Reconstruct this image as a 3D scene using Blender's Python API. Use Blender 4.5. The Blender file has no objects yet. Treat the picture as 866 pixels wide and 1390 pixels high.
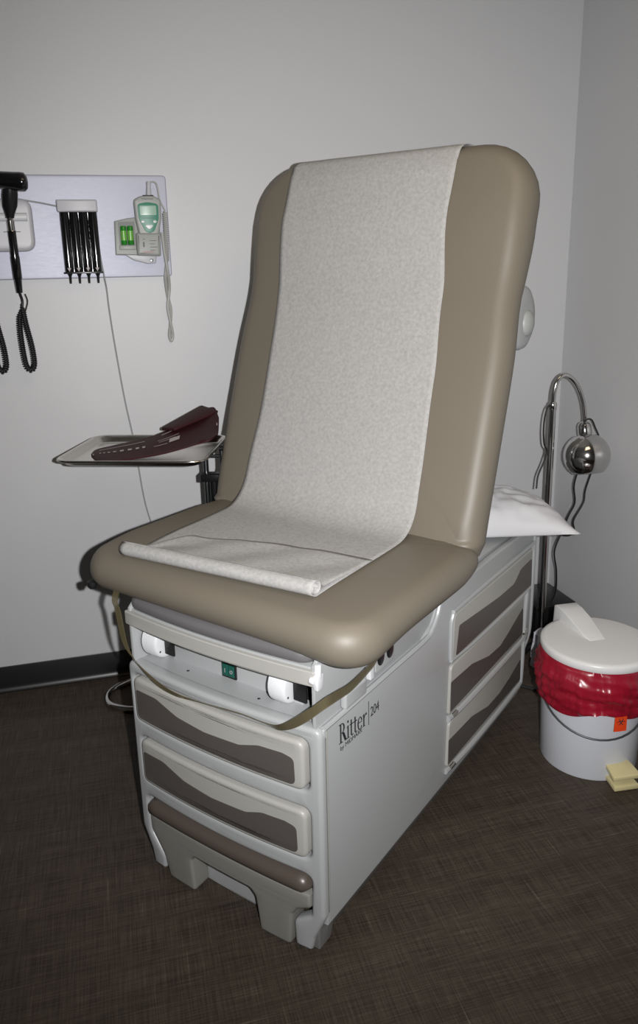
import bpy, bmesh, math, random
from mathutils import Vector, Matrix, noise
random.seed(4)
PI = math.pi
SC = bpy.context.scene
COL = SC.collection

# ------------------------------------------------------------------ materials
def mat(name, col, rough=.5, metal=0., coat=0., bump=None, var=None, spec=.5, trans=0., alpha=1., sheen=0., emis=None):
    m = bpy.data.materials.new(name); m.use_nodes = True
    nt = m.node_tree; b = nt.nodes['Principled BSDF']
    b.inputs['Base Color'].default_value = (*col, 1)
    b.inputs['Roughness'].default_value = rough
    b.inputs['Metallic'].default_value = metal
    b.inputs['Coat Weight'].default_value = coat
    b.inputs['Specular IOR Level'].default_value = spec
    b.inputs['Transmission Weight'].default_value = trans
    b.inputs['Alpha'].default_value = alpha
    b.inputs['Sheen Weight'].default_value = sheen
    if emis:
        b.inputs['Emission Color'].default_value = (*emis[0], 1); b.inputs['Emission Strength'].default_value = emis[1]
    tc = nt.nodes.new('ShaderNodeTexCoord')
    if var:                                    # var = (scale, amount)
        n = nt.nodes.new('ShaderNodeTexNoise'); n.inputs['Scale'].default_value = var[0]; n.inputs['Detail'].default_value = 5
        nt.links.new(tc.outputs['Object'], n.inputs['Vector'])
        r = nt.nodes.new('ShaderNodeMapRange'); r.inputs['To Min'].default_value = 1 - var[1]; r.inputs['To Max'].default_value = 1 + var[1]
        nt.links.new(n.outputs['Fac'], r.inputs['Value'])
        h = nt.nodes.new('ShaderNodeHueSaturation'); h.inputs['Color'].default_value = (*col, 1)
        nt.links.new(r.outputs['Result'], h.inputs['Value']); nt.links.new(h.outputs['Color'], b.inputs['Base Color'])
    if bump:                                   # bump = (scale, strength, distance)
        n = nt.nodes.new('ShaderNodeTexNoise'); n.inputs['Scale'].default_value = bump[0]; n.inputs['Detail'].default_value = 4
        nt.links.new(tc.outputs['Object'], n.inputs['Vector'])
        bp = nt.nodes.new('ShaderNodeBump'); bp.inputs['Strength'].default_value = bump[1]; bp.inputs['Distance'].default_value = bump[2]
        nt.links.new(n.outputs['Fac'], bp.inputs['Height']); nt.links.new(bp.outputs['Normal'], b.inputs['Normal'])
    return m

M = {}
M['wall'] = mat('wall_paint', (.56, .565, .58), .42, bump=(260, .12, .002), spec=.35)
M['ceil'] = mat('ceiling_paint', (.5, .48, .44), .9)
M['base'] = mat('baseboard_vinyl', (.006, .006, .007), .35)
M['vinyl'] = mat('taupe_upholstery', (.160, .140, .110), .50, bump=(420, .16, .0006), var=(3, .04), spec=.5)
M['greyvinyl'] = mat('grey_upholstery', (.13, .125, .13), .42, bump=(300, .1, .0006))
M['plastic'] = mat('offwhite_plastic', (.37, .38, .385), .34, bump=(500, .06, .0004))
M['plastic_d'] = mat('drawer_plastic', (.375, .37, .345), .4, bump=(600, .1, .0004))
M['inset'] = mat('drawer_inset', (.085, .075, .07), .45)
M['step'] = mat('step_plastic', (.225, .22, .20), .5, bump=(700, .12, .0004))
M['nose'] = mat('step_rubber', (.085, .068, .057), .33)
M['plinth'] = mat('plinth_plastic', (.16, .155, .15), .5)
M['white'] = mat('white_plastic', (.66, .67, .69), .35)
M['black'] = mat('black_plastic', (.008, .008, .009), .28)
M['gloss'] = mat('black_gloss', (.006, .006, .007), .1, coat=.5)
M['rubber'] = mat('black_rubber', (.01, .01, .011), .5)
M['dark'] = mat('gap_shade', (.01, .01, .01), .8)  # near-black colour standing in for shade inside gaps and cavities
M['ink'] = mat('lettering_ink', (.03, .03, .035), .5)
M['chrome'] = mat('chrome', (.62, .61, .6), .12, 1.)
M['steel'] = mat('stainless_steel', (.55, .53, .5), .22, 1., bump=(60, .05, .001))
M['darksteel'] = mat('dark_steel', (.16, .17, .18), .3, 1.)
M['strap'] = mat('strap_vinyl', (.12, .10, .055), .28, trans=.0, alpha=.66)
M['green'] = mat('green_plastic', (.02, .19, .12), .4)
M['lcd'] = mat('lcd_screen', (.30, .45, .36), .3)
M['greypl'] = mat('grey_plastic', (.33, .34, .33), .45)
M['lightgrey'] = mat('light_grey_plastic', (.46, .46, .49), .4)
M['cordw'] = mat('pale_cord', (.38, .38, .36), .5)
M['cordwall'] = mat('grey_cord', (.30, .31, .31), .5)
M['batt'] = mat('green_battery', (.02, .22, .02), .25, coat=.3)
M['bag'] = mat('red_bag', (.28, .006, .022), .3, spec=.6)
M['canw'] = mat('white_enamel', (.60, .62, .67), .22)
M['lid'] = mat('white_lid', (.70, .70, .70), .3)
M['cream'] = mat('cream_plastic', (.62, .55, .30), .45, var=(30, .08))
M['orange'] = mat('orange_label', (.75, .06, .01), .5)
M['wire'] = mat('grey_wire', (.08, .085, .09), .4, .6)
M['cuff'] = mat('burgundy_cuff', (.035, .007, .010), .6, bump=(900, .3, .0006), spec=.2)
M['print'] = mat('white_print', (.42, .38, .38), .6)
M['clearbag'] = mat('crumpled_plastic', (.62, .62, .68), .3, bump=(40, .6, .01))
M['teal'] = mat('teal_switch', (.004, .075, .055), .3)
M['linen'] = mat('white_pillowcase', (.60, .60, .62), .75, bump=(500, .15, .0006))
M['silverknob'] = mat('silver_plate', (.5, .5, .52), .3, .8)

def paper_material():
    m = mat('crepe_paper', (.60, .585, .57), .85, spec=.2)
    nt = m.node_tree; b = nt.nodes['Principled BSDF']; tc = nt.nodes['Texture Coordinate']
    n = nt.nodes.new('ShaderNodeTexNoise'); n.inputs['Scale'].default_value = 420; n.inputs['Detail'].default_value = 6; n.inputs['Roughness'].default_value = .7
    n2 = nt.nodes.new('ShaderNodeTexNoise'); n2.inputs['Scale'].default_value = 120; n2.inputs['Detail'].default_value = 6
    for k in (n, n2): nt.links.new(tc.outputs['Object'], k.inputs['Vector'])
    mx = nt.nodes.new('ShaderNodeMath'); mx.operation = 'ADD'
    nt.links.new(n.outputs['Fac'], mx.inputs[0]); nt.links.new(n2.outputs['Fac'], mx.inputs[1])
    r = nt.nodes.new('ShaderNodeValToRGB'); r.color_ramp.elements[0].position = .36; r.color_ramp.elements[1].position = .62
    h = nt.nodes.new('ShaderNodeMath'); h.operation = 'MULTIPLY'; h.inputs[1].default_value = .5
    nt.links.new(mx.outputs[0], h.inputs[0]); nt.links.new(h.outputs[0], r.inputs['Fac'])
    r.color_ramp.elements[0].color = (.31, .308, .304, 1); r.color_ramp.elements[1].color = (.425, .42, .415, 1)
    nt.links.new(r.outputs['Color'], b.inputs['Base Color'])
    bp = nt.nodes.new('ShaderNodeBump'); bp.inputs['Strength'].default_value = .25; bp.inputs['Distance'].default_value = .001
    nt.links.new(mx.outputs[0], bp.inputs['Height']); nt.links.new(bp.outputs['Normal'], b.inputs['Normal'])
    return m
M['paper'] = paper_material()

def board_material():
    m = mat('brushed_silver', (.42, .43, .51), .45, .25)
    nt = m.node_tree; b = nt.nodes['Principled BSDF']; tc = nt.nodes['Texture Coordinate']
    mp = nt.nodes.new('ShaderNodeMapping'); mp.inputs['Scale'].default_value = (14, 14, 260)
    n = nt.nodes.new('ShaderNodeTexNoise'); n.inputs['Scale'].default_value = 4; n.inputs['Detail'].default_value = 5
    nt.links.new(tc.outputs['Object'], mp.inputs['Vector']); nt.links.new(mp.outputs[0], n.inputs['Vector'])
    r = nt.nodes.new('ShaderNodeMapRange'); r.inputs['To Min'].default_value = .42; r.inputs['To Max'].default_value = .56
    nt.links.new(n.outputs['Fac'], r.inputs['Value']); nt.links.new(r.outputs[0], b.inputs['Roughness'])
    return m
M['board'] = board_material()

def floor_material():
    m = mat('woven_floor', (.03, .024, .018), .55, spec=.3)
    nt = m.node_tree; b = nt.nodes['Principled BSDF']; tc = nt.nodes['Texture Coordinate']; L = nt.links.new
    def streak(sx, sy, sc, lo, hi):
        mp = nt.nodes.new('ShaderNodeMapping'); mp.inputs['Scale'].default_value = (sx, sy, 1)
        n = nt.nodes.new('ShaderNodeTexNoise'); n.inputs['Scale'].default_value = sc; n.inputs['Detail'].default_value = 3
        L(tc.outputs['Object'], mp.inputs['Vector']); L(mp.outputs[0], n.inputs['Vector'])
        r = nt.nodes.new('ShaderNodeMapRange'); r.inputs['From Min'].default_value = lo; r.inputs['From Max'].default_value = hi
        L(n.outputs['Fac'], r.inputs['Value']); return r.outputs[0]
    def math_(op, a, b_):
        k = nt.nodes.new('ShaderNodeMath'); k.operation = op
        for i, q in enumerate((a, b_)):
            if isinstance(q, (int, float)): k.inputs[i].default_value = q
            else: L(q, k.inputs[i])
        return k.outputs[0]
    fx = streak(6, 230, 1.6, .35, .68); fy = streak(230, 6, 1.6, .35, .68)
    lx = streak(4, 150, 1.0, .66, .78); ly = streak(150, 4, 1.0, .66, .78)
    bx = streak(1.2, 18, 1.0, .3, .7)
    s = math_('ADD', math_('MULTIPLY', fx, .28), math_('MULTIPLY', fy, .28))
    s = math_('ADD', s, math_('MULTIPLY', bx, .14))
    s = math_('ADD', s, math_('MULTIPLY', math_('MAXIMUM', lx, ly), .40))
    r = nt.nodes.new('ShaderNodeValToRGB'); L(s, r.inputs['Fac'])
    r.color_ramp.elements[0].color = (.028, .021, .0155, 1); r.color_ramp.elements[0].position = .1
    r.color_ramp.elements[1].color = (.185, .155, .12, 1); r.color_ramp.elements[1].position = 1.
    e = r.color_ramp.elements.new(.5); e.color = (.072, .056, .042, 1)
    L(r.outputs['Color'], b.inputs['Base Color'])
    bp = nt.nodes.new('ShaderNodeBump'); bp.inputs['Strength'].default_value = .25; bp.inputs['Distance'].default_value = .001
    L(s, bp.inputs['Height']); L(bp.outputs['Normal'], b.inputs['Normal'])
    return m
M['floor'] = floor_material()

# ------------------------------------------------------------------ mesh helpers
WM = {}                                         # world matrix of every object made
def tag(o, label, cat, group=None):
    o['label'] = label; o['category'] = cat
    if group: o['group'] = group
    return o
def thing(name, label, cat, loc, rz=0, group=None):
    o = bpy.data.objects.new(name, None); COL.objects.link(o)
    o.empty_display_size = .1
    o.location = loc; o.rotation_euler = (0, 0, rz)
    WM[o] = Matrix.Translation(Vector(loc)) @ Matrix.Rotation(rz, 4, 'Z')
    return tag(o, label, cat, group)

class MB:
    def __init__(s): s.v = []; s.f = []
    def add(s, vs, fs, fn=None):
        o = len(s.v)
        s.v += [Vector(fn(*p)) if fn else Vector(p) for p in vs]
        s.f += [[i + o for i in f] for f in fs]
        return s
    def box(s, lo, hi, fn=None):
        x0, y0, z0 = lo; x1, y1, z1 = hi
        return s.add([(x0,y0,z0),(x1,y0,z0),(x1,y1,z0),(x0,y1,z0),(x0,y0,z1),(x1,y0,z1),(x1,y1,z1),(x0,y1,z1)],
                     [(0,3,2,1),(4,5,6,7),(0,1,5,4),(1,2,6,5),(2,3,7,6),(3,0,4,7)], fn)
    def rings(s, rings, cap=True, closed=True, fn=None):
        n = len(rings[0]); vs = [p for r in rings for p in r]; fs = []
        for k in range(len(rings) - 1):
            for i in range(n if closed else n - 1):
                j = (i + 1) % n
                fs.append((k*n+i, k*n+j, (k+1)*n+j, (k+1)*n+i))
        if cap:
            fs.append(tuple(range(n))[::-1]); fs.append(tuple((len(rings)-1)*n + i for i in range(n)))
        return s.add(vs, fs, fn)
    def tube(s, path, r, n=10, smooth=0, closed=False, cap=True, fn=None):
        P = [Vector(fn(*p)) if fn else Vector(p) for p in path]
        if smooth: P = catmull(P, smooth, closed)
        R = r if callable(r) else (lambda t: r)
        T = []
        m = len(P)
        for i in range(m):
            a = P[(i-1) % m] if closed else P[max(i-1, 0)]; b = P[(i+1) % m] if closed else P[min(i+1, m-1)]
            T.append((b - a).normalized() if (b-a).length > 1e-9 else Vector((0,0,1)))
        up = Vector((0,0,1)) if abs(T[0].z) < .9 else Vector((1,0,0))
        N = (up - T[0]*up.dot(T[0])).normalized(); rr = []
        for i in range(m):
            if i: N = (N - T[i]*N.dot(T[i])).normalized()
            B = T[i].cross(N); rad = R(i/max(1, m-1))
            rr.append([tuple(P[i] + (N*math.cos(2*PI*k/n) + B*math.sin(2*PI*k/n))*rad) for k in range(n)])
        if closed: rr.append(rr[0]); cap = False
        return s.rings(rr, cap)
    def lathe(s, prof, n=32, fn=None, M4=None):          # prof: (r, z)
        rr = [[(r*math.cos(2*PI*k/n), r*math.sin(2*PI*k/n), z) for k in range(n)] for r, z in prof]
        g = fn
        if M4 is not None: g = lambda x, y, z: M4 @ Vector((x, y, z))
        return s.rings(rr, True, True, g)
    def ribbon(s, path, wdirs, th=.0012, smooth=8, fn=None):
        P = catmull([Vector(fn(*p)) if fn else Vector(p) for p in path], smooth)
        W_ = catmull([Vector(w) for w in wdirs], smooth)
        top = []; bot = []; rr = []
        for i, p in enumerate(P):
            t = (P[min(i+1, len(P)-1)] - P[max(i-1, 0)]).normalized(); n = t.cross(W_[i]).normalized()*th/2
            rr.append([tuple(p + W_[i] + n), tuple(p - W_[i] + n), tuple(p - W_[i] - n), tuple(p + W_[i] - n)])
        return s.rings(rr)
    def bm(s):
        b = bmesh.new(); vs = [b.verts.new(v) for v in s.v]
        for f in s.f:
            try: b.faces.new([vs[i] for i in f])
            except ValueError: pass
        bmesh.ops.remove_doubles(b, verts=b.verts, dist=1e-6)
        bmesh.ops.recalc_face_normals(b, faces=b.faces)
        return b
    def build(s, name, m, parent=None, bevel=0, seg=2, angle=40, label=None, sub=0, flat=False):
        b = s.bm()
        if bevel:
            es = [e for e in b.edges if len(e.link_faces) == 2 and e.calc_face_angle(0) > math.radians(35)]
            bmesh.ops.bevel(b, geom=es, offset=bevel, segments=seg, profile=.5, affect='EDGES', clamp_overlap=True)
        if parent is not None: Mw = WM[parent]
        else:
            xs = [v.co.x for v in b.verts]; ys = [v.co.y for v in b.verts]; zs = [v.co.z for v in b.verts]
            Mw = Matrix.Translation(((min(xs)+max(xs))/2, (min(ys)+max(ys))/2, min(zs)))
        bmesh.ops.transform(b, matrix=Mw.inverted(), verts=b.verts)
        me = bpy.data.meshes.new(name); b.to_mesh(me); b.free()
        for p in me.polygons: p.use_smooth = not flat
        if not flat: me.set_sharp_from_angle(angle=math.radians(angle))
        me.materials.append(m)
        o = bpy.data.objects.new(name, me); COL.objects.link(o)
        if parent is not None: o.parent = parent
        else: o.location = Mw.translation
        WM[o] = Mw
        if sub:
            md = o.modifiers.new('sub', 'SUBSURF'); md.levels = sub; md.render_levels = sub
        if label: o['label'] = label
        return o

def catmull(P, k, closed=False):
    out = []; n = len(P); rng = n if closed else n - 1
    for i in range(rng):
        p0 = P[(i-1) % n] if closed or i else P[0]*2 - P[1]
        p1 = P[i]; p2 = P[(i+1) % n]
        p3 = P[(i+2) % n] if closed or i+2 < n else P[-1]*2 - P[-2]
        for j in range(k):
            t = j/k
            out.append(.5*((2*p1) + (p2-p0)*t + (2*p0-5*p1+4*p2-p3)*t*t + (3*p1-p0-3*p2+p3)*t**3))
    if not closed: out.append(P[-1].copy())
    return out

def rpoly(pts, seg=6):
    """polygon with rounded corners; pts: (x, y, r)"""
    out = []; n = len(pts)
    for i in range(n):
        x, y, r = pts[i] if len(pts[i]) == 3 else (*pts[i], 0)
        if r <= 0: out.append((x, y)); continue
        c = Vector((x, y)); a = Vector(pts[i-1][:2]) - c; b = Vector(pts[(i+1) % n][:2]) - c
        la, lb = a.length, b.length; a.normalize(); b.normalize()
        ang = a.angle(b); d = min(r/math.tan(ang/2), la*.49, lb*.49)
        p, q = c + a*d, c + b*d
        for k in range(seg + 1):
            t = k/seg; w = p*(1-t)**2 + c*2*t*(1-t) + q*t*t
            out.append((w.x, w.y))
    return out
def rrect(x0, y0, x1, y1, r, seg=6): return rpoly([(x0,y0,r),(x1,y0,r),(x1,y1,r),(x0,y1,r)], seg)

def curve_mesh(cu):
    ob = bpy.data.objects.new('tmp', cu); COL.objects.link(ob)
    dg = bpy.context.evaluated_depsgraph_get(); dg.update()
    me = bpy.data.meshes.new_from_object(ob.evaluated_get(dg), depsgraph=dg)
    vs = [tuple(v.co) for v in me.vertices]; fs = [tuple(p.vertices) for p in me.polygons]
    bpy.data.objects.remove(ob); bpy.data.meshes.remove(me)
    return vs, fs
def plate(mb, polys, depth, bevel=0., fn=None, res=2):
    """polygons with holes, extruded from c=0 (back) to c=depth (front)"""
    cu = bpy.data.curves.new('tmp', 'CURVE'); cu.dimensions = '2D'; cu.fill_mode = 'BOTH'
    cu.extrude = max(depth/2 - bevel, 1e-5); cu.bevel_depth = bevel; cu.bevel_resolution = res; cu.offset = -bevel
    for pl in polys:
        sp = cu.splines.new('POLY'); sp.points.add(len(pl) - 1)
        for i, (x, y) in enumerate(pl): sp.points[i].co = (x, y, 0, 1)
        sp.use_cyclic_u = True
    vs, fs = curve_mesh(cu); bpy.data.curves.remove(cu)
    vs = [(x, y, z + depth/2) for x, y, z in vs]
    return mb.add(vs, fs, fn)
def text(mb, s, size, depth=.0004, fn=None, spacing=1., shear=0, align='LEFT'):
    cu = bpy.data.curves.new('tmp', 'FONT'); cu.body = s; cu.size = size; cu.extrude = depth/2
    cu.space_character = spacing; cu.shear = shear; cu.align_x = align; cu.resolution_u = 3
    vs, fs = curve_mesh(cu); bpy.data.curves.remove(cu)
    return mb.add(vs, fs, fn)
def subdivide_long(mb, axis_len=.04):
    """cut long faces of the builder so that a bow can be followed"""
    b = mb.bm()
    for _ in range(5):
        es = [e for e in b.edges if e.calc_length() > axis_len]
        if not es: break
        bmesh.ops.subdivide_edges(b, edges=es, cuts=1, use_grid_fill=True)
    b.verts.index_update()
    mb.v = [v.co.copy() for v in b.verts]; mb.f = [[v.index for v in f.verts] for f in b.faces]; b.free()
    return mb

def rect_outline(a0, a1, b0, b1, R0, R1, d, n=8):
    """rounded rectangle inset by d; R0 corner radius on the b0 side, R1 on the b1 side"""
    a0 += d; a1 -= d; b0 += d; b1 -= d; out = []
    for (ca, cb, R, st) in ((a1, b0, R0, -90), (a1, b1, R1, 0), (a0, b1, R1, 90), (a0, b0, R0, 180)):
        r = max(R - d, .004)
        cx = ca - r if ca == a1 else ca + r; cy = cb + r if cb == b0 else cb - r
        for k in range(n + 1):
            t = math.radians(st + 90*k/n); out.append((cx + r*math.cos(t), cy + r*math.sin(t)))
    return out
def dens(pl, m):                                # insert m points on long edges
    out = []; n = len(pl)
    for i in range(n):
        p, q = pl[i], pl[(i+1) % n]; out.append(p)
        if math.dist(p, q) > .08:
            for k in range(1, m): out.append((p[0]+(q[0]-p[0])*k/m, p[1]+(q[1]-p[1])*k/m))
    return out
def pad(mb, a0, a1, b0, b1, R0, R1, th, rh, rv, fn, crown=0., m=14, nr=8):
    """an upholstered slab: c runs from 0 (underside) to th (face)"""
    rr = []
    st = [(-90 + 90*k/nr) for k in range(nr + 1)] + [90*k/nr for k in range(nr + 1)]
    for i, t in enumerate(st):
        t = math.radians(t); low = i <= nr
        d = rh*(1 - math.cos(t)); c = (rv + rv*math.sin(t)) if low else (th - rv + rv*math.sin(t))
        rr.append([(x, y, c) for x, y in dens(rect_outline(a0, a1, b0, b1, R0, R1, d), m)])
    def shrink(base, c, sgn):
        out = []; cx, cy = (a0+a1)/2, (b0+b1)/2
        for s in (.93, .82, .66, .48, .3, .12):
            out.append([(cx + (x-cx)*s, cy + (y-cy)*s, c + sgn*crown*(1-s*s)) for x, y, _ in base])
        return out
    lo = shrink(rr[0], 0, 0)[::-1]; hi = shrink(rr[-1], th, 1)
    return mb.rings(lo + rr + hi, True, True, fn)

# ------------------------------------------------------------------ frames
O = Vector((.3454196, 1.3207928, 0)); AX = Vector((.76416762, .64501771, 0)); LE = Vector((-.64501771, .76416762, 0))
def T(u, v, z): return O + LE*u + AX*v + Vector((0, 0, z))     # exam table frame: u across, v along, z up
TROT = -math.radians(49.833)
WY, WX, ZC = 2.762, 1.763, 2.55                                # back wall, side wall, ceiling
W_ = .563

# ------------------------------------------------------------------ the room
def struct(name, mb, m, **k):
    o = mb.build(name, m, **k); o['kind'] = 'structure'; return o
XL, YF = -3.0, -3.2
struct('floor', MB().box((XL, YF, -.1), (WX, WY, 0)), M['floor'], flat=True)
struct('ceiling', MB().box((XL-.1, YF-.1, ZC), (WX+.1, WY+.1, ZC+.1)), M['ceil'], flat=True)
struct('wall_back', MB().box((XL-.1, WY, -.1), (WX+.1, WY+.1, ZC)), M['wall'], flat=True)
struct('wall_right', MB().box((WX, YF-.1, -.1), (WX+.1, WY, ZC)), M['wall'], flat=True)
struct('wall_left', MB().box((XL-.1, YF-.1, -.1), (XL, WY, ZC)), M['wall'], flat=True)
struct('wall_front', MB().box((XL, YF-.1, -.1), (WX, YF, ZC)), M['wall'], flat=True)
def cove(name, p, q, nrm):
    p, q, nrm = Vector(p), Vector(q), Vector(nrm); prof = [(0,0),(.012,0),(.0125,.003),(.006,.010),(.0035,.022),(.003,.097),(.0015,.1),(0,.1)]
    rr = [[tuple(e + nrm*a + Vector((0,0,b))) for a, b in prof] for e in (p, q)]
    struct(name, MB().rings(rr), M['base'], angle=50)
cove('baseboard_back', (XL, WY, 0), (WX, WY, 0), (0,-1,0))
cove('baseboard_right', (WX, YF, 0), (WX, WY-.0125, 0), (-1,0,0))

# ------------------------------------------------------------------ exam table
tb = thing('exam_table', 'taupe upholstered medical exam table with raised backrest on a white drawer cabinet', 'exam table', T(W_/2, .6, 0), TROT)
def bow(u): return -.018*max(0., 1 - ((u - W_/2)/(W_/2))**2)
def FF(off=0., k=1.):                           # front plane: plate coords (u, z, c outward)
    return lambda x, y, c: T(x, off + bow(x)*k - c, y)
def SS(off=0.):                                 # visible long side: plate coords (v, z, c outward)
    return lambda x, y, c: T(off - c, x, y)

def fplate(polys, depth, bevel, off, m, name, parent=tb, label=None, k=1.):
    mb = MB(); plate(mb, polys, depth, bevel)
    if k: subdivide_long(mb, .024)
    mb.v = [FF(off, k)(*v) for v in mb.v]
    return mb.build(name, m, parent, label=label, angle=35)
def splate(polys, depth, bevel, off, m, name, parent=tb, label=None):
    mb = MB(); plate(mb, polys, depth, bevel, SS(off)); return mb.build(name, m, parent, label=label, angle=35)

w = W_
outer = rpoly([(0,.115,.03),(0,.578,.022),(w,.578,.022),(w,.115,.03),(w-.03,.055,.03),(w-.038,.016,.006),(w-.080,.016,.010),(w-.082,.055,.02),(w-.034,.108,.02),(w-.03,.216,.022),(.03,.216,.022),(.034,.112,.014),(.080,.080,.02),(.077,.014,.012),(.036,.014,.008),(.028,.05,.03)])
h1 = rrect(.030, .426, w-.020, .550, .022); h2 = rrect(.030, .258, w-.028, .384, .022)
fplate([outer, h1, h2], .034, .009, .034, M['plastic'], 'front_frame')
fplate([rrect(.02, .11, w-.02, .56, .01)], .004, .0, .07, M['dark'], 'drawer_gap_shade', label='near-black sheet painting the shaded gap around the drawers')  # flat near-black sheet paints the shade behind the drawer fronts
def front_drawer(z0, z1, u0, u1, n):
    d = fplate([rrect(u0, z0, u1, z1, .020)], .045, .008, .037, M['plastic_d'], 'drawer')
    zb = z0 + .012; H = z1 - z0
    wav = [(u1-.012,zb,.014),(u1-.012,z1-.030,.008),(u1-.085,z1-.028,.06),(u1-.155,z1-.050,.06),(u1-.24,z1-.058,.05),(u1-.34,z1-.054,.05),(u0+.11,z1-.038,.06),(u0+.05,z1-.036,.02),(u0+.022,z1-.042,.014),(u0+.020,zb,.014)]
    fplate([rpoly(wav, 8)], .0012, 0, -.0088, M['inset'], 'drawer_inset', d, label='dark brown-grey wavy inset')
    # soft finger scoop rim above the inset
    return d
front_drawer(.430, .546, .036, w-.026, 0)
front_drawer(.262, .380, .035, w-.034, 1)
# pull-out step with arch
zt = .165
sp = rpoly([(.034,.130,.012),(.034,zt,0),(w-.035,zt,0),(w-.037,.120,.03),(w-.080,.058,.02),(w-.095,.004,.012),(w-.185,.004,.01),(w-.178,.094,.012),(w-.190,.106,.012),(.200,.106,.014),(.186,.092,.014),(.175,.004,.01),(.090,.004,.012),(.084,.092,.012),(.070,.112,.012)], 5)
st = fplate([sp], .055, .008, .052, M['step'], 'step', k=.6, label='grey pull-out step with an arched cut-out')
mb = MB(); rr = []
for i in range(33):
    t = i/32; u = .033 + t*(w - .068); e = min(1, math.sqrt(max(0, 1 - (1 - min(t, 1-t)/.045)**2))) if min(t, 1-t) < .045 else 1
    e = max(e, .25)
    r = [(.06*1., -.022*e), (.06, .024*e), (0, .024*e), (-.014, .021*e), (-.024, .012*e), (-.028, 0), (-.024, -.012*e), (-.014, -.019*e), (0, -.022*e)]
    rr.append([tuple(T(u, a*(.4+.6*e) + bow(u)*.6 + .010, .188 + b)) for a, b in r])
mb.rings(rr); mb.build('step_tread', M['nose'], st, angle=60, label='dark rubber nose of the step')
fplate([rrect(.10, .001, w-.10, .10, .004)], .006, .001, .058, M['plastic'], 'kick_panel', k=.6)

# long side panels
prof = rpoly([(.012,.088,.004),(.012,.575,.004),(.46,.580,.03),(.512,.602,.025),(.540,.637,.02),(.556,.662,.012),(1.235,.662,.012),(1.246,.62,.01),(1.243,.31,.03),(1.235,.262,.02),(1.192,.24,.02),(1.186,.12,.02),(1.15,.088,.01)], 5)
splate([prof], .02, .004, .02, M['plastic'], 'side_panel')
mb = MB(); plate(mb, [prof], .02, .004, lambda x, y, c: T(w - .02 + c, x, y)); mb.build('side_panel', M['plastic'], tb)
# plinth that slopes in to the floor
mb = MB(); rr = []
for v0 in (.03, 1.14):
    rr.append([tuple(T(u, v0, z)) for u, z in ((.003,.098),(.003,.088),(.045,0),(.075,0),(.03,.098))])
mb.rings(rr)
rr = []
for v0 in (.03, 1.14):
    rr.append([tuple(T(w-u, v0, z)) for u, z in ((.003,.098),(.003,.088),(.045,0),(.075,0),(.03,.098))])
mb.rings(rr); mb.build('plinth', M['plinth'], tb, label='darker grey sloping foot strip')
# corner feet
mb = MB()
plate(mb, [rpoly([(.0,.020,.004),(.045,.020,.01),(.070,.090,.01),(.0,.098,.01)])], .028, .004, lambda x, y, c: T(.046 - c, x+.004, y)); mb.build('corner_foot', M['plinth'], tb)
# ridge moulding, rear edge, drawer surround
mb = MB()
mb.tube([(.003,.016,.576),(.002,.10,.577),(.002,.30,.579),(.002,.46,.581),(.002,.50,.594),(.002,.528,.621),(.002,.545,.655)], .0065, 8, 6, fn=T)
mb.build('ridge_moulding', M['plastic'], tb)
mb = MB(); mb.box((-.0012,.020,.10), (.004,.0225,.572), T); mb.build('panel_seam', M['plastic_d'], tb)
mb = MB(); mb.tube([(.008,1.238,.655),(.008,1.242,.50),(.008,1.240,.31),(.010,1.228,.262),(.010,1.19,.235)], .013, 10, 6, fn=T)
mb.tube([(.010,1.192,.245),(.010,1.187,.12),(.012,1.16,.092)], .010, 10, 5, fn=T)
mb.build('rear_edge_moulding', M['plastic'], tb)
def side_drawer(v0, v1, z0, z1, ins, right=True):
    d = splate([rpoly([(v0,z0,.012),(v1,z0-.003,.012),(v1-.008,z1,.012),(v0+.008,z1,.018)])], .012, .004, .004, M['plastic_d'], 'side_drawer')
    splate([rpoly(ins, 8)], .0012, 0, -.0078, M['inset'], 'drawer_inset', d, label='dark brown-grey wavy inset')
    return d
side_drawer(.606, 1.212, .458, .590, [(.626,.466,.008),(1.203,.463,.01),(1.196,.556,.01),(1.10,.552,.04),(1.046,.522,.05),(.93,.524,.05),(.81,.534,.05),(.643,.549,.008)])
side_drawer(.594, 1.150, .300, .446, [(.600,.310,.004),(1.143,.312,.01),(1.137,.408,.01),(1.02,.372,.04),(.95,.354,.04),(.86,.360,.05),(.74,.391,.05),(.600,.400,.004)])
side_drawer(.590, 1.150, .140, .278, [(.594,.150,.004),(1.143,.148,.01),(1.138,.225,.01),(1.04,.200,.04),(.96,.187,.04),(.87,.188,.05),(.75,.218,.05),(.594,.226,.004)])
mb = MB()
ringA = [(.604,.466),(.603,.52),(.612,.588),(.68,.598),(1.19,.600),(1.212,.594),(1.221,.56),(1.218,.47),(1.205,.452)]
mb.tube([(-.003, a, b) for a, b in ringA], .0065, 8, 6, fn=T)
mb.tube([(-.003,.604,.462),(-.004,.75,.452),(-.004,1.0,.450),(-.003,1.205,.452)], .007, 8, 5, fn=T)
mb.tube([(-.002,.594,.290),(-.006,.70,.287),(-.006,1.0,.286),(-.002,1.16,.288),(.004,1.20,.30)], .010, 8, 5, fn=T)
mb.tube([(-.001,.590,.128),(-.004,.75,.122),(-.004,1.0,.120),(-.001,1.16,.124)], .009, 8, 5, fn=T)
mb.tube([(-.002,1.163,.125),(-.003,1.166,.20),(-.003,1.17,.36),(-.003,1.178,.45)], .008, 8, 5, fn=T)
mb.build('drawer_surround', M['plastic'], tb)
for vv, zz in ((.612,.293),(.606,.133),(1.155,.305)):
    mb = MB(); mb.tube([(-.010, vv, zz), (-.0125, vv+.022, zz+.004)], .0055, 8, fn=T); mb.build('drawer_catch', M['steel'], tb, label='small metal catch')
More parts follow.
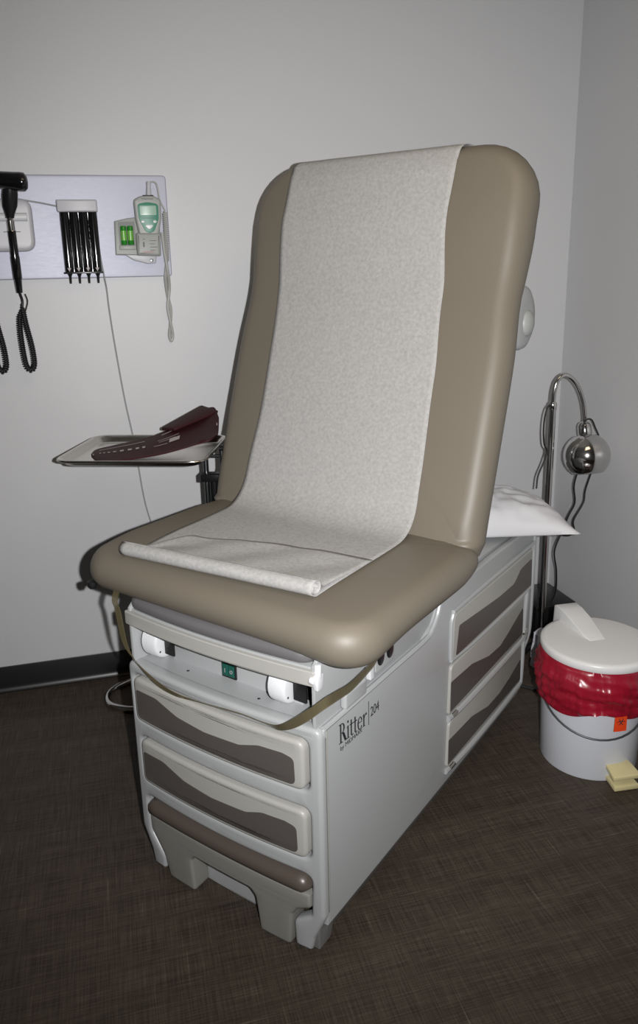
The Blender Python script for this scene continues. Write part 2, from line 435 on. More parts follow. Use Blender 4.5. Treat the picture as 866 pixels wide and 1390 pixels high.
# decks, walls of the upper body
mb = MB(); plate(mb, [[(.004,.0),(w-.004,.0),(w-.004,.075),(.004,.075)]], .006); subdivide_long(mb, .05)
mb.v = [T(x, y + .012 + bow(x)*(1 - y/.075), .571 + c) for x, y, c in mb.v]; mb.build('front_deck', M['plastic'], tb)
mb = MB(); plate(mb, [rrect(.09, .575, w-.09, .72, .003)], .006, .001, lambda x, y, c: T(x, .072 - c, y)); mb.build('control_wall', M['plastic'], tb)
mb = MB(); mb.box((.016,.075,.56), (w-.016,.115,.575), T); mb.box((.03,.11,.56), (w-.03,.12,.74), T); mb.build('socket_cavity', M['dark'], tb)
for s in (0, 1):
    mb = MB(); u0 = .014 if s == 0 else w-.022
    plate(mb, [rpoly([(.0,.575,0),(.0,.715,.004),(.03,.742,.004),(.62,.742,.004),(.62,.60,0),(.53,.575,0)])], .008, .001, lambda x, y, c: T(u0 + c, x + .004, y)); mb.build('upper_side_panel', M['plastic'], tb)
mb = MB(); mb.box((.03,.60,.60), (w-.03,1.225,.6615), T); mb.build('rear_deck', M['plastic'], tb, bevel=.004)
mb = MB(); plate(mb, [rrect(.02, .1, w-.02, .66, .01)], .01, .002, lambda x, y, c: T(x, 1.225 + c, y)); mb.build('rear_panel', M['plastic'], tb)
mb = MB(); mb.box((.05,.10,.732), (w-.05,.60,.755), T); mb.build('seat_frame', M['plastic'], tb, bevel=.003)
# bracket pad, hook, outlet
mb = MB(); plate(mb, [rrect(.090,.580,.176,.618,.008)], .016, .005, SS(.012)); mb.build('arm_bracket', M['plastic'], tb)
mb = MB(); plate(mb, [rpoly([(.200,.596,.002),(.216,.596,.002),(.216,.640,.002),(.196,.640,.002)])], .012, .002, SS(.014)); mb.build('hook', M['white'], tb)
mb = MB(); plate(mb, [rrect(.236,.592,.322,.660,.008)], .004, .0015, SS(.014)); op = mb.build('outlet_plate', M['plastic'], tb)
for vv in (.258, .300):
    mb = MB(); plate(mb, [[(vv + .0155*math.cos(a*PI/12), .626 + .021*math.sin(a*PI/12)) for a in range(24)]], .002, .0005, SS(.0105)); mb.build('outlet_socket', M['black'], op, label='black oval power socket')
# rocker switch
mb = MB(); plate(mb, [rrect(.272,.580,.315,.620,.002)], .004, .001, lambda x, y, c: T(x, .0655 - c, y)); sw = mb.build('power_switch', M['black'], tb, label='black rocker switch with teal keys')
for a in (.276, .2945):
    mb = MB(); plate(mb, [rrect(a,.586,a+.0165,.614,.001)], .003, .001, lambda x, y, c: T(x, .0615 - c, y)); k = mb.build('rocker', M['teal'], sw)
    mb = MB()
    if a > .28: mb.box((a+.0076,.0580,.594), (a+.0088,.0584,.604), T)
    else: plate(mb, [[(a+.008+.0042*math.cos(i*PI/8), .599+.0042*math.sin(i*PI/8)) for i in range(16)], [(a+.008+.003*math.cos(i*PI/8), .599+.003*math.sin(i*PI/8)) for i in range(16)]], .0004, 0, lambda x, y, c: T(x, .0584 - c, y))
    mb.build('switch_mark', M['print'], k)
for uu, vv in ((.401,.040),(.185,.034),(.041,.036)):
    mb = MB(); q = T(uu, vv, .5765); mb.lathe([(.0035,0),(.0035,.001),(.0015,.0016)], 12, M4=Matrix.Translation(q)); mb.build('screw', M['darksteel'], tb)
# footrest beam and its grey pad
mb = MB(); plate(mb, [rpoly([(.012,.674,.004),(w-.006,.674,.004),(w-.006,.708,.004),(.012,.708,.004)])], .030, .003); subdivide_long(mb, .05)
mb.v = [T(x, .030 + bow(x) - c, y) for x, y, c in mb.v]; bmn = mb.build('footrest_beam', M['plastic_d'], tb)
mb = MB(); plate(mb, [rrect(.02,.70,w-.012,.712,.002)], .09, .002); subdivide_long(mb, .06); mb.v = [T(x, .10 + bow(x) - c, y) for x, y, c in mb.v]; mb.build('beam_cap', M['plastic'], bmn)
mb = MB(); pad(mb, .022, w-.012, .0, .10, .035, .02, .034, .018, .015, lambda a, b, c: T(a, b + bow(a)*1.1 + .004, .713 + c)); mb.build('footrest_pad', M['greyvinyl'], tb, label='grey padded footrest edge')
mb = MB(); mb.tube([(.010,.010,.69),(.010,.010,.722)], .008, 10, fn=T); mb.tube([(.020,-.002,.690),(.008,-.002,.690)], .008, 12, fn=T); mb.box((.003,-.001,.668), (.014,.02,.700), T); mb.build('latch', M['white'], tb, bevel=.002)
for (ua, ub, sa, sb) in ((.110,.152,.070,.104), (.490,.535,.455,.486)):
    mb = MB(); n = 28
    ang = [2*PI*i/n for i in range(n)]
    def ring(u, k): return [tuple(T(u, .066 + .040*k*math.cos(a), .619 + .044*k*math.sin(a))) for a in ang]
    mb.rings([ring(ua, .82), ring(ua + .002, .92), ring(ua + .007, 1), ring(ub, 1.02)]); so = mb.build('stirrup_socket', M['white'], tb)
    mb = MB(); mb.rings([ring(ub, 1.04), ring(ub + .0015, 1.04)]); mb.build('socket_gap_shade', M['dark'], so)  # near-black ring paints the shaded gap at the end of the socket
    mb = MB(); mb.tube([(ua - .001, .04, .600), (ua + .002, .04, .600)], .0025, 8, fn=T); mb.build('socket_screw', M['darksteel'], so)
    mb = MB(); plate(mb, [rrect(sa,.592,sb,.668,.002)], .003, 0, lambda x, y, c: T(x, .055 - c, y)); mb.build('socket_slot', M['black'], tb, label='black slot beside the stirrup socket')

# lettering on the side
def glyph(mb, strokes, x0, sc, fn):
    for s in strokes:
        plate(mb, [[(x0 + x*sc, y*sc) for x, y in s]], .0004, 0, fn)
def rect(x0, y0, x1, y1): return [(x0,y0),(x1,y0),(x1,y1),(x0,y1)]
def arc(cx, cy, rx, ry, w0, w1, a0, a1, n=12):
    o = [(cx+rx*math.cos(math.radians(a0+(a1-a0)*i/n)), cy+ry*math.sin(math.radians(a0+(a1-a0)*i/n))) for i in range(n+1)]
    return o + [(cx+(rx-w0)*math.cos(math.radians(a0+(a1-a0)*i/n)), cy+(ry-w1)*math.sin(math.radians(a0+(a1-a0)*i/n))) for i in range(n, -1, -1)]
gR = [rect(.10,0,.22,1), rect(0,0,.34,.04), rect(0,.96,.24,1), arc(.28,.74,.24,.26,.12,.045,-90,90), rect(.2,.955,.3,1), rect(.2,.48,.3,.525), [(.28,.50),(.40,.50),(.66,.0),(.76,0),(.76,.04),(.70,.04),(.52,0)], [(.36,.5),(.48,.47),(.70,.0),(.54,.0)]]
gi = [rect(.07,0,.18,.66), rect(0,0,.25,.035), [(0,.60),(.18,.68),(.18,.62),(0,.58)], arc(.125,.87,.07,.07,.069,.069,0,360,12)]
gt = [rect(.09,.08,.20,.86), rect(0,.60,.34,.65), arc(.23,.13,.14,.14,.09,.05,180,330)]
ge = [arc(.25,.33,.24,.35,.11,.045,20,330,18), rect(.1,.36,.46,.40)]
gr = [rect(.07,0,.18,.66), rect(0,0,.26,.035), [(0,.60),(.18,.68),(.18,.62),(0,.58)], [(.16,.48),(.30,.66),(.40,.67),(.42,.56),(.34,.54),(.27,.56),(.18,.40)]]
fnL = lambda x, y, c: T(-.0006 - c, .066 + x*.93, .512 + y - x*.10)
mb = MB(); x = 0
for g, adv in ((gR,.70),(gi,.28),(gt,.36),(gt,.36),(ge,.50),(gr,.44)):
    glyph(mb, g, x*.046, .046, fnL); x += adv
mb.box((-.0012, .1855, .494), (-.0006, .1870, .553), T)
text(mb, 'by MIDMARK', .0145, fn=lambda x, y, c: T(-.0008 - c, .070 + x*1.08, .4945 + y - x*.02), spacing=1.0)
text(mb, '204', .034, fn=lambda x, y, c: T(-.0008 - c, .1935 + x*.78, .510 + y), spacing=.95)
mb.build('brand_lettering', M['ink'], tb, label='dark lettering on the white side')

# seat cushion
SA0, SA1 = -.110, .755
def seat_map(a, b, c):
    t = max(0., min(1., (.22 - b)/.27)); t = t*t*(3-2*t); k = (a - .33)/.43
    a2 = a - .045*max(0, k)*t
    r = max(0., min(1., (b - .42)/.18)); a2 -= .020*k*r*r
    # pinched rear corners, where the backrest squeezes the seat
    e = max(0., abs(k) - .55)/.45*max(0., min(1., (b - .46)/.12))
    c2 = c*(1 - .10*e) + .016*e*(1 - c/.09) + .0035*e*math.sin(b*170 + a*60)
    return T(a2, b + .02*t*(a - .33), .735 + c2 - .02*max(0, -k)**4*t*(1 - c/.1))
mb = MB(); pad(mb, SA0, SA1, -.015, .610, .095, .09, .088, .045, .044, seat_map, crown=.006, m=22)
mb.build('seat_cushion', M['vinyl'], tb, angle=80, label='taupe padded seat')
mb = MB(); q = T(.690, .02, .738); mb.lathe([(.0,-.012),(.008,-.011),(.012,-.004),(.012,.006),(.0,.012)], 16, M4=Matrix.Translation(q)); mb.build('seat_bumper', M['rubber'], tb)

# backrest
BP = catmull([Vector(p) for p in ((.512,.785,0),(.542,.86,0),(.590,1.0,0),(.6557,1.19,0),(.7159,1.365,0),(.7624,1.50,0),(.8037,1.62,0),(.8381,1.72,0),(.8657,1.80,0))], 10)
BL = [0]
for i in range(1, len(BP)): BL.append(BL[-1] + (BP[i]-BP[i-1]).length)
def back_at(s):
    i = 0
    while i < len(BL)-2 and BL[i+1] < s: i += 1
    t = (s - BL[i])/(BL[i+1]-BL[i]); p = BP[i].lerp(BP[i+1], t)
    j = max(0, min(len(BP)-2, i)); d = (BP[min(j+2, len(BP)-1)] - BP[max(j-1, 0)]).normalized()
    return p, Vector((d.y, -d.x, 0))             # point (v, z), normal pointing back and down
BTH = .105
def back_w(s):
    return 1 - .022*math.exp(-((s-.66)/.10)**2)
def back_map(a, s, c):
    p, n = back_at(s); k = 1 + .22*max(0, min(1, (s-.66)/.16))
    a2 = .336 + (a - .336)*back_w(s)
    # creases where the squeezed lower corners meet the seat
    if s < .10 and c > .02:
        e = max(0, 1 - min(abs(a - BA0), abs(a - BA1))/.085)**1.2*(1 - s/.10)**.8
        c = c + .014*e*math.sin(s*190 + min(abs(a - BA0), abs(a - BA1))*38)*min(1, (c - .02)/.03)
    q = p + n*((BTH - c)*k - .022*max(0, min(1, (s-.70)/.16)))
    return T(a2, q.x, q.y)
BA0, BA1 = -.092, .764
SB1 = BL[-1] - .025
mb = MB(); pad(mb, BA0, BA1, .0, SB1, .055, .150, BTH, .050, .050, back_map, crown=.006, m=22, nr=9)
bk = mb.build('backrest_cushion', M['vinyl'], tb, angle=80, label='taupe padded backrest with thicker head end')
mb = MB()
rr = []
for s in (.08, .3, .5, .7, .92):
    p, n = back_at(s); f = p + n*(BTH + .003); g = p + n*(BTH + .020)
    rr.append([tuple(T(-.02, f.x, f.y)), tuple(T(.69, f.x, f.y)), tuple(T(.69, g.x, g.y)), tuple(T(-.02, g.x, g.y))])
mb.rings(rr); mb.build('back_panel', M['plastic'], tb, bevel=.006)
mb = MB(); mb.tube([(.337,.70,.66),(.337,.78,.80),(.337,.80,1.05)], .022, 12, 4, fn=T); mb.build('lift_arm', M['steel'], tb)
# paper roll carried behind the backrest
rc = (.942, 1.335)
mb = MB()
def disc(u, r): return [tuple(T(u, rc[0] + r*math.cos(2*PI*i/36), rc[1] + r*math.sin(2*PI*i/36))) for i in range(36)]
mb.rings([disc(-.002,.02), disc(-.002,.082), disc(-.008,.087), disc(-.026,.087), disc(-.036,.082), disc(-.042,.070), disc(-.044,.04)]); rh = mb.build('paper_roll_bracket', M['plastic'], tb, label='off-white disc holding the paper roll behind the backrest')
mb = MB()
def disc2(u, r): return [tuple(T(u, rc[0] + .01 + r*math.cos(2*PI*i/20), rc[1] - .015 + r*math.sin(2*PI*i/20))) for i in range(20)]
mb.rings([disc2(-.042,.036), disc2(-.046,.035), disc2(-.052,.030), disc2(-.057,.018), disc2(-.059,.005)]); mb.build('roll_knob', M['greypl'], rh)

# strap hanging under the seat
mb = MB()
sp_ = [(.600,.03,.760),(.560,-.022,.742),(.543,-.03,.720),(.523,-.034,.643),(.483,-.036,.605),(.427,-.036,.576),(.374,-.034,.563),(.313,-.032,.564),(.240,-.030,.569),(.176,-.028,.573),(.120,-.028,.573),(.080,-.032,.579),(.041,-.034,.603),(.004,-.034,.634),(-.030,-.024,.666),(-.034,.015,.665),(-.034,.060,.660),(-.032,.110,.662),(-.028,.168,.668),(-.024,.205,.690),(-.02,.23,.735)]
wd = [(.010,.0,.0),(.010,0,.0),(.010,0,.002),(.009,0,.004),(.008,0,.006),(.007,0,.008),(.004,-.002,.006),(0,.006,-.004),(0,.0065,-.006),(0,.0065,-.006),(0,.0065,-.006),(0,.004,-.008),(0,.002,-.012),(0,0,-.013),(0,0,-.012),(0,0,-.011),(0,0,-.010),(0,0,-.009),(0,.0,-.008),(0,.002,-.007),(0,.004,-.005)]
mb.ribbon([T(*p) for p in sp_], [tuple(-LE*(-a) + AX*b + Vector((0,0,c))) for a, b, c in wd], .0016, 8)
mb.build('strap', M['strap'], tb, label='thin brown see-through strap hanging below the seat')

# ------------------------------------------------------------------ paper sheet on the table
PU0, PU1 = .066, .638
def table(x, tb_):
    if x <= tb_[0][0]: return tb_[0][1]
    for (a, b), (c, d) in zip(tb_, tb_[1:]):
        if x <= c: t = (x - a)/(c - a); t = t*t*(3-2*t); return b + (d - b)*t
    return tb_[-1][1]
def sheet_u(d):                                 # edges of the sheet by distance along it
    return (table(d, [(0,.060),(.2,.060),(.5,.074),(.75,.082),(.95,.096),(1.15,.112),(1.30,.108),(1.45,.092),(2,.09)]),
            table(d, [(0,.600),(.12,.606),(.42,.630),(.66,.614),(.86,.616),(1.15,.634),(1.32,.628),(1.45,.608),(2,.608)]))
def seat_top(v, u): return .735 + .088 + .006*max(0., 1 - ((u-.33)/.44)**2)*max(0, 1 - ((v-.3)/.33)**2) + .0022
def paper_path():
    """points (v, z) of the sheet from its rolled front end to the roll behind the back"""
    P = []
    cv, cz = .088, .8455
    for i in range(30):                          # the rolled end
        t = i/29; a = math.radians(-90 - 660*(1-t)); r = .0085 + .0095*t
        P.append((cv + r*math.cos(a)*1.1, cz + r*math.sin(a)))
    for v in (.14, .19, .24, .29, .34, .39, .43): P.append((v, seat_top(v, .33)))
    # turn up onto the backrest
    s1 = .12; p, n = back_at(s1); q = p - n*.0085
    a = Vector((.43, seat_top(.43, .33))); b = Vector((.515, seat_top(.43, .33) - .002)); c = Vector((q.x, q.y))
    for i in range(1, 11):
        t = i/10; w = a*(1-t)**2 + b*2*t*(1-t) + c*t*t; P.append((w.x, w.y))
    s = s1 + .03
    while s < SB1 - .055:
        p, n = back_at(s); k = .022*max(0, min(1, (s-.70)/.16)); q = p + n*(-.0085 - k); P.append((q.x, q.y)); s += .03
    s0 = SB1 - .05; p, n = back_at(s0); d = Vector((-n.y, n.x, 0)); kk = 1.22
    top = p + n*(-.022 - .0085); 
    R = .05*1.0; 
    for ang in range(0, 181, 12):
        a = math.radians(ang)
        half = (BTH*kk + .009)/2
        cc = p + n*(BTH*kk/2 - .022 - .001)
        q = cc - n*(half*math.cos(a)) + d*(.054*math.sin(a)**.7)
        P.append((q.x, q.y))
    bp_, bn = back_at(SB1 - .2); q = bp_ + bn*(BTH*kk); P.append((q.x + .012, q.y))
    P.append((rc[0] + .045, rc[1] + .085)); P.append((rc[0] + .07, rc[1] + .02))
    return P
PP = paper_path()
NU = 40
rr = []; dist = 0
for i, (v, z) in enumerate(PP):
    row = []
    if i > 30: dist += math.dist(PP[i], PP[i-1])
    ua, ub_ = sheet_u(dist)
    for k in range(NU + 1):
        f = k/NU; u = ua + (ub_ - ua)*f
        nz = noise.noise(Vector((u*9, v*9, z*7)))*.0016
        sk = (.0 if i > 30 else .0)
        fo = max(0., min(1., (.20 - v)/.08)) if i < 34 else 0.
        row.append(tuple(T(u, v - abs(nz)*.4 - .028*f*fo - .004*fo, z + abs(nz)*.6 - .007*f*fo)))
    rr.append(row)
mb = MB(); mb.rings(rr, cap=False, closed=False)
# the loose end lying back over the sheet behind the roll
rr = []
for i in range(17):
    t = i/16; row = []
    for k in range(NU + 1):
        f = k/NU; u = .060 + .541*f
        vend = table(f, [(0,.308),(.22,.293),(.38,.284),(.60,.252),(.84,.215),(1.,.135)])
        v = .084 + (vend - .084)*t
        lift = .0035 + .012*math.sin(min(1, t*1.6)*PI*.5 + PI*.5)*(1-t) + .0035*math.sin(f*9 + t*3)**2
        z0 = seat_top(v, u) + lift if t > .12 else .8455 + .018*math.cos(t/.12*PI/2)
        fo = max(0., min(1., (.20 - v)/.08)); row.append(tuple(T(u, v - .028*f*fo - .004*fo, z0 - .007*f*fo)))
    rr.append(row)
mb.rings(rr, cap=False, closed=False)
pp = mb.build('exam_paper', M['paper'], angle=80)
sd = pp.modifiers.new('thick', 'SOLIDIFY'); sd.thickness = .0006; sd.offset = 0
tag(pp, 'white crepe paper sheet draped down the backrest with its end rolled on the seat', 'paper')

# ------------------------------------------------------------------ pillow
mb = MB(); Cp = Vector((.140, 1.105)); d1 = Vector((.80, -.60)); d2 = Vector((.60, .80)); n = 44
def pil(a, b, top):
    ea = abs(a); eb = abs(b)
    h = max(0, (1 - ea**2.6))**.62*max(0, (1 - eb**2.6))**.62
    corner = (ea*eb)**4
    q = Cp + d1*(-a)*(.262*(1 - .07*(1-eb**3)*0 - .0) - .018*(1 - eb**2)*ea**6 + .008*corner) + d2*b*(.172 - .022*(1-ea**2)*eb**6 + .006*corner)
    wr = noise.noise(Vector((a*2.2 + b, b*4 - a, 1.3)))*.018 - .013*max(0, .22 - abs(noise.noise(Vector((a*3 - b*1.2, b*1.9 + a, 7)))))/.22*.5 + noise.noise(Vector((a*7 + b*3, b*3, 4)))*.006*(1 if top else .3)
    z = .6665 + (.116*h + wr*h if top else 0) + (.022*(1-h)*(1 if True else 0))
    z += .010*max(0, a - .7)
    return T(q.x, q.y, z)
for top in (True, False):
    rows = [[tuple(pil(-1 + 2*i/n, -1 + 2*j/n, top)) for j in range(n + 1)] for i in range(n + 1)]
    mb.rings(rows, cap=False, closed=False)
pi = mb.build('pillow', M['linen'], angle=80); tag(pi, 'white pillow in a creased case lying behind the backrest', 'pillow')

# ------------------------------------------------------------------ wall instrument board
BY = WY - .022
mb = MB(); plate(mb, [rrect(-1.05, 1.459, .238, 1.778, .012)], .018, .004, lambda x, y, c: (x, WY - .002 - c, y), 3)
bd = mb.build('instrument_board', M['board']); tag(bd, 'brushed silver rounded board fixed to the white wall', 'wall board')
def WP(off): return lambda x, y, c: (x, BY - off - c, y)
# specula dispenser
sdp = thing('specula_dispenser', 'white capped dispenser of black ear tip tubes on the silver board', 'dispenser', (-.046, BY, 1.458))
mb = MB(); plate(mb, [rrect(-.110, 1.663, .014, 1.700, .006)], .046, .005, WP(0)); mb.build('cap', M['lightgrey'], sdp)
mb = MB(); mb.box((-.102,BY-.008,1.478), (.006,BY-.0,1.665)); mb.build('backplate', M['silverknob'], sdp)
for i in range(4):
    x0 = -.0965 + i*.0290
    mb = MB()
    mb.lathe([(.0138,0),(.0142,.01),(.0143,.16),(.0138,.185)], 20, M4=Matrix.Translation((x0 + .006, BY-.022, 1.479)))
    tu = mb.build('tube', M['gloss'], sdp)
    mb = MB(); mb.lathe([(.0026,0),(.0034,.004),(.0042,.022),(.0075,.030),(.0095,.034)], 16, M4=Matrix.Translation((x0 + .006, BY-.022, 1.443))); mb.build('ear_tip', M['black'], tu)
mb = MB(); mb.box((-.108,BY-.0375,1.474), (.014,BY-.008,1.480)); mb.build('tube_rail', M['black'], sdp, bevel=.001)
for i in range(4):
    x0 = -.0905 + i*.0290
    mb = MB(); mb.add([(x0-.006,BY-.0382,1.492),(x0+.006,BY-.0382,1.492),(x0,BY-.0382,1.481),(x0-.006,BY-.0372,1.492),(x0+.006,BY-.0372,1.492),(x0,BY-.0372,1.481)], [(0,1,2),(3,5,4),(0,3,4,1),(1,4,5,2),(2,5,3,0)]); mb.build('arrow_mark', M['print'], sdp)
# charging base with ledge
ch = thing('instrument_charger', 'white rounded charging base at the end of the silver board', 'charger', (-.40, BY, 1.542))
mb = MB(); plate(mb, [rrect(-.62, 1.545, -.186, 1.704, .036, 8)], .040, .012, WP(0), 3); mb.build('body', M['lightgrey'], ch)
mb = MB(); mb.tube([(-.56, BY-.046, 1.648), (-.200, BY-.046, 1.648)], .0125, 14); mb.build('cradle_ledge', M['white'], ch)
mb = MB(); plate(mb, [[(-.275,1.6035),(-.225,1.6035),(-.225,1.6055),(-.275,1.6055)]], .0006, 0, WP(.041)); mb.build('print_line', M['ink'], ch)
# two handles resting in the cradle
def coil(mb, path, R, r, turns, seg=10):
    P = catmull([Vector(p) for p in path], 12); L_ = [0]
    for i in range(1, len(P)): L_.append(L_[-1] + (P[i]-P[i-1]).length)
    tot = L_[-1]; n = int(turns*seg); pts = []; j = 0
    ref = Vector((0, 1, 0))
    for i in range(n + 1):
        d = tot*i/n
        while j < len(L_)-2 and L_[j+1] < d: j += 1
        t = (d - L_[j])/max(1e-9, L_[j+1]-L_[j]); p = P[j].lerp(P[j+1], t)
        tg = (P[min(j+2, len(P)-1)] - P[max(0, j-1)]).normalized(); N = (ref - tg*ref.dot(tg)).normalized(); B = tg.cross(N)
        a = 2*PI*turns*i/n; e = min(1, i/n*18, (1-i/n)*18)
        pts.append(p + (N*math.cos(a) + B*math.sin(a))*R*e)
    mb.tube(pts, r, 6)
def handle(dx, head, label):
    t = thing(('ophthalmoscope' if head else 'otoscope'), label, 'diagnostic instrument', (-.25 + dx, WY - .10, 1.42))
    A = Vector((-.248 + dx, WY-.100, 1.645)); B = Vector((-.249 + dx, WY-.062, 1.42))
    mb = MB(); pts = [A.lerp(B, k) for k in (0,.04,.16,.17,.5,.52,.8,.82,1.)]; rad = [.0085,.0115,.0115,.0125,.0125,.0138,.0138,.0118,.0095]
    P2 = pts; mb2 = MB(); prof = rad
    ax = (B - A).normalized(); N = Vector((1,0,0)); N = (N - ax*N.dot(ax)).normalized(); Bn = ax.cross(N)
    def seg(i0, i1):
        m = MB(); m.rings([[tuple(P2[i] + (N*math.cos(2*PI*k/18)+Bn*math.sin(2*PI*k/18))*prof[i]) for k in range(18)] for i in range(i0, i1+1)]); return m
    seg(3, 8).build('grip', M['gloss'], t, angle=50)
    seg(0, 3).build('collar', M['chrome'], t, angle=50, label='chrome collar')
    # neck and head
    mb = MB(); H = Vector((-.232 + dx, WY-.125, 1.752))
    mb.rings([[tuple(A.lerp(H, q) + (N*math.cos(2*PI*k/18)*rx + Vector((0,1,0))*math.sin(2*PI*k/18)*ry)) for k in range(18)] for q, rx, ry in ((-.02,.013,.013),(.1,.015,.015),(.3,.022,.018),(.6,.023,.02),(.9,.020,.02),(1.,.016,.018))])
    mb.build('neck', M['black'], t, angle=60)
    mb = MB(); x1 = -.197 + dx
    if head:
        mb.rings([[(x, WY-.135 - (x-x1)*.15 + ry*math.cos(2*PI*k/24), 1.744 + (x1-x)*.09 + ry*math.sin(2*PI*k/24)) for k in range(24)] for x, ry in ((x1-.084,.018),(x1-.078,.025),(x1-.02,.0268),(x1-.006,.028),(x1+.006,.027),(x1+.014,.018),(x1+.016,.004))])
        mb.build('viewing_head', M['gloss'], t, angle=60)
    else:
        mb.rings([[(x1-.05 + ry*math.cos(2*PI*k/24), y, 1.740 + ry*math.sin(2*PI*k/24)) for k in range(24)] for y, ry in ((WY-.09,.018),(WY-.10,.026),(WY-.135,.026),(WY-.15,.012),(WY-.175,.005))]); mb.build('viewing_head', M['black'], t, angle=60)
    mb = MB(); b0 = B
    yy = WY - .05
    mb.tube([tuple(B), (B.x+.004, yy, 1.395), (B.x+.002, yy, 1.375)], .004, 8, 4)
    mb.tube([(B.x+.014, yy+.006, 1.415), (B.x+.019, yy+.004, 1.39), (B.x+.006, yy, 1.352)], .0022, 6, 5)
    coil(mb, [(B.x-.004,yy,1.368),(B.x-.012,yy,1.33),(B.x-.014,yy,1.27),(B.x-.010,yy,1.20),(B.x-.002,yy,1.176),(B.x+.010,yy,1.174),(B.x+.018,yy,1.195),(B.x+.016,yy,1.25),(B.x+.006,yy,1.32),(B.x+.000,yy,1.385)], .0075, .0029, 62)
    mb.build('coiled_cord', M['rubber'], t, angle=80)
handle(0, True, 'black handled eye instrument with barrel head and chrome collar, cord looping below')
handle(-.0865, False, 'black handled ear instrument cut off by the picture edge, only its cord loop showing')
# thin cord of the wall unit
mb = MB(); mb.tube([(-.215,BY-.004,1.702),(-.16,BY-.004,1.693),(-.108,BY-.004,1.682)], .0026, 8, 6)
mb.tube([(.006,BY-.006,1.60),(.010,BY-.006,1.52),(.016,BY-.006,1.46),(.020,WY-.008,1.42),(.022,WY-.006,1.36),(.030,WY-.006,1.24),(.047,WY-.006,1.05),(.066,WY-.006,.90),(.083,WY-.006,.70),(.100,WY-.006,.60),(.14,WY-.006,.42),(.2,WY-.006,.30)], .0026, 8, 6)
mb.tube([(-.108,BY-.004,1.682),(-.06,BY-.001,1.67),(0,BY-.001,1.64),(.006,BY-.006,1.60)], .0026, 8, 6)
cw = mb.build('power_cord', M['cordwall']); tag(cw, 'thin grey cord running down the white wall behind the tray', 'cord')
# thermometer cradle, unit, batteries
cr = thing('thermometer_cradle', 'grey plastic wall cradle with a battery bay on the silver board', 'cradle', (.13, BY, 1.50))
mb = MB(); plate(mb, [rpoly([(.058,1.530,.003),(.205,1.524,.006),(.208,1.640,.004),(.150,1.650,.01),(.105,1.645,.01),(.062,1.636,.003)])], .016, .004, WP(0)); mb.build('backplate', M['greypl'], cr)
mb = MB(); plate(mb, [rpoly([(.126,1.527,.006),(.200,1.524,.012),(.206,1.596,.006),(.127,1.598,.006)])], .044, .008, WP(.008)); pk = mb.build('pocket', M['greypl'], cr)
mb = MB()
for q, (a, b) in enumerate(((.168,.190),(.168,.186),(.168,.192),(.168,.184))): mb.box((a, BY-.0530, 1.572-q*.010), (b, BY-.0521, 1.5735-q*.010))
mb.box((.147,BY-.0530,1.553), (.151,BY-.0521,1.569)); mb.box((.146,BY-.0530,1.577), (.155,BY-.0521,1.5785)); mb.build('pocket_print', M['ink'], pk)
mb = MB(); mb.box((.144,BY-.0530,1.5365), (.180,BY-.0521,1.5385)); mb.build('red_print', mat('red_print', (.4,.12,.08), .5), pk)
mb = MB(); mb.box((.074,BY-.018,1.548), (.126,BY-.015,1.634)); mb.build('battery_bay', mat('bay_grey', (.16,.17,.16), .5), cr)
mb = MB(); mb.box((.072,BY-.034,1.546), (.126,BY-.015,1.560)); mb.build('bay_ledge', M['greypl'], cr, bevel=.002)
mb = MB(); plate(mb, [rpoly([(.085,1.532,0),(.190,1.528,0),(.186,1.502,.006),(.160,1.500,.02),(.115,1.512,.03)])], .022, .004, WP(.0)); lo = mb.build('lower_tongue', M['lightgrey'], cr)
mb = MB(); mb.rings([[(.172+r*math.cos(2*PI*i/16), y, 1.511+r*math.sin(2*PI*i/16)) for i in range(16)] for r, y in ((.0055,BY-.0215),(.0055,BY-.0235),(.0035,BY-.024))]); mb.build('lock', M['darksteel'], lo)
th = thing('thermometer', 'handheld grey thermometer with green face and probe, seated in its cradle', 'thermometer', (.168, BY-.03, 1.56))
TY = WP(.020)
mb = MB(); plate(mb, [rpoly([(.142,1.560,.01),(.192,1.560,.01),(.212,1.640,.03),(.214,1.700,.014),(.190,1.712,.03),(.150,1.711,.03),(.127,1.699,.014),(.129,1.640,.03)], 8)], .026, .007, TY, 3); ub = mb.build('body', M['greypl'], th)
mb = MB(); plate(mb, [rpoly([(.172,1.596,.016),(.158,1.602,.012),(.140,1.640,.03),(.138,1.686,.012),(.170,1.692,.05),(.204,1.686,.012),(.203,1.640,.03),(.186,1.602,.012)], 8)], .0025, .001, WP(.0455)); gf = mb.build('green_face', M['green'], ub, label='green face plate')
mb = MB(); plate(mb, [rrect(.145,1.652,.197,1.681,.004)], .001, .0003, WP(.048)); mb.build('screen', M['lcd'], gf, label='pale green display')
mb = MB()
for (cx, cz, rx, rz_) in ((.152,1.632,.0055,.004),(.190,1.632,.0055,.0042)):
    plate(mb, [[(cx+rx*math.cos(i*PI/10), cz+rz_*math.sin(i*PI/10)) for i in range(20)]], .002, .0005, WP(.048))
plate(mb, [rpoly([(.171,1.606,.008),(.158,1.619,.004),(.162,1.622,.003),(.180,1.622,.003),(.184,1.619,.004)])], .002, .0005, WP(.048)); bt = mb.build('buttons', M['white'], gf, label='white keys')
mb = MB(); mb.box((.1895,BY-.0512,1.630), (.1905,BY-.0500,1.635)); mb.box((.152,BY-.0486,1.642), (.188,BY-.048,1.6432)); mb.build('key_marks', M['ink'], gf)
mb = MB(); mb.box((.152,BY-.0466,1.7005), (.190,BY-.0460,1.7025)); mb.build('body_print', M['ink'], ub)
mb = MB(); mb.box((.158,BY-.042,1.708), (.192,BY-.026,1.714)); mb.build('probe_port', M['black'], ub, bevel=.002)
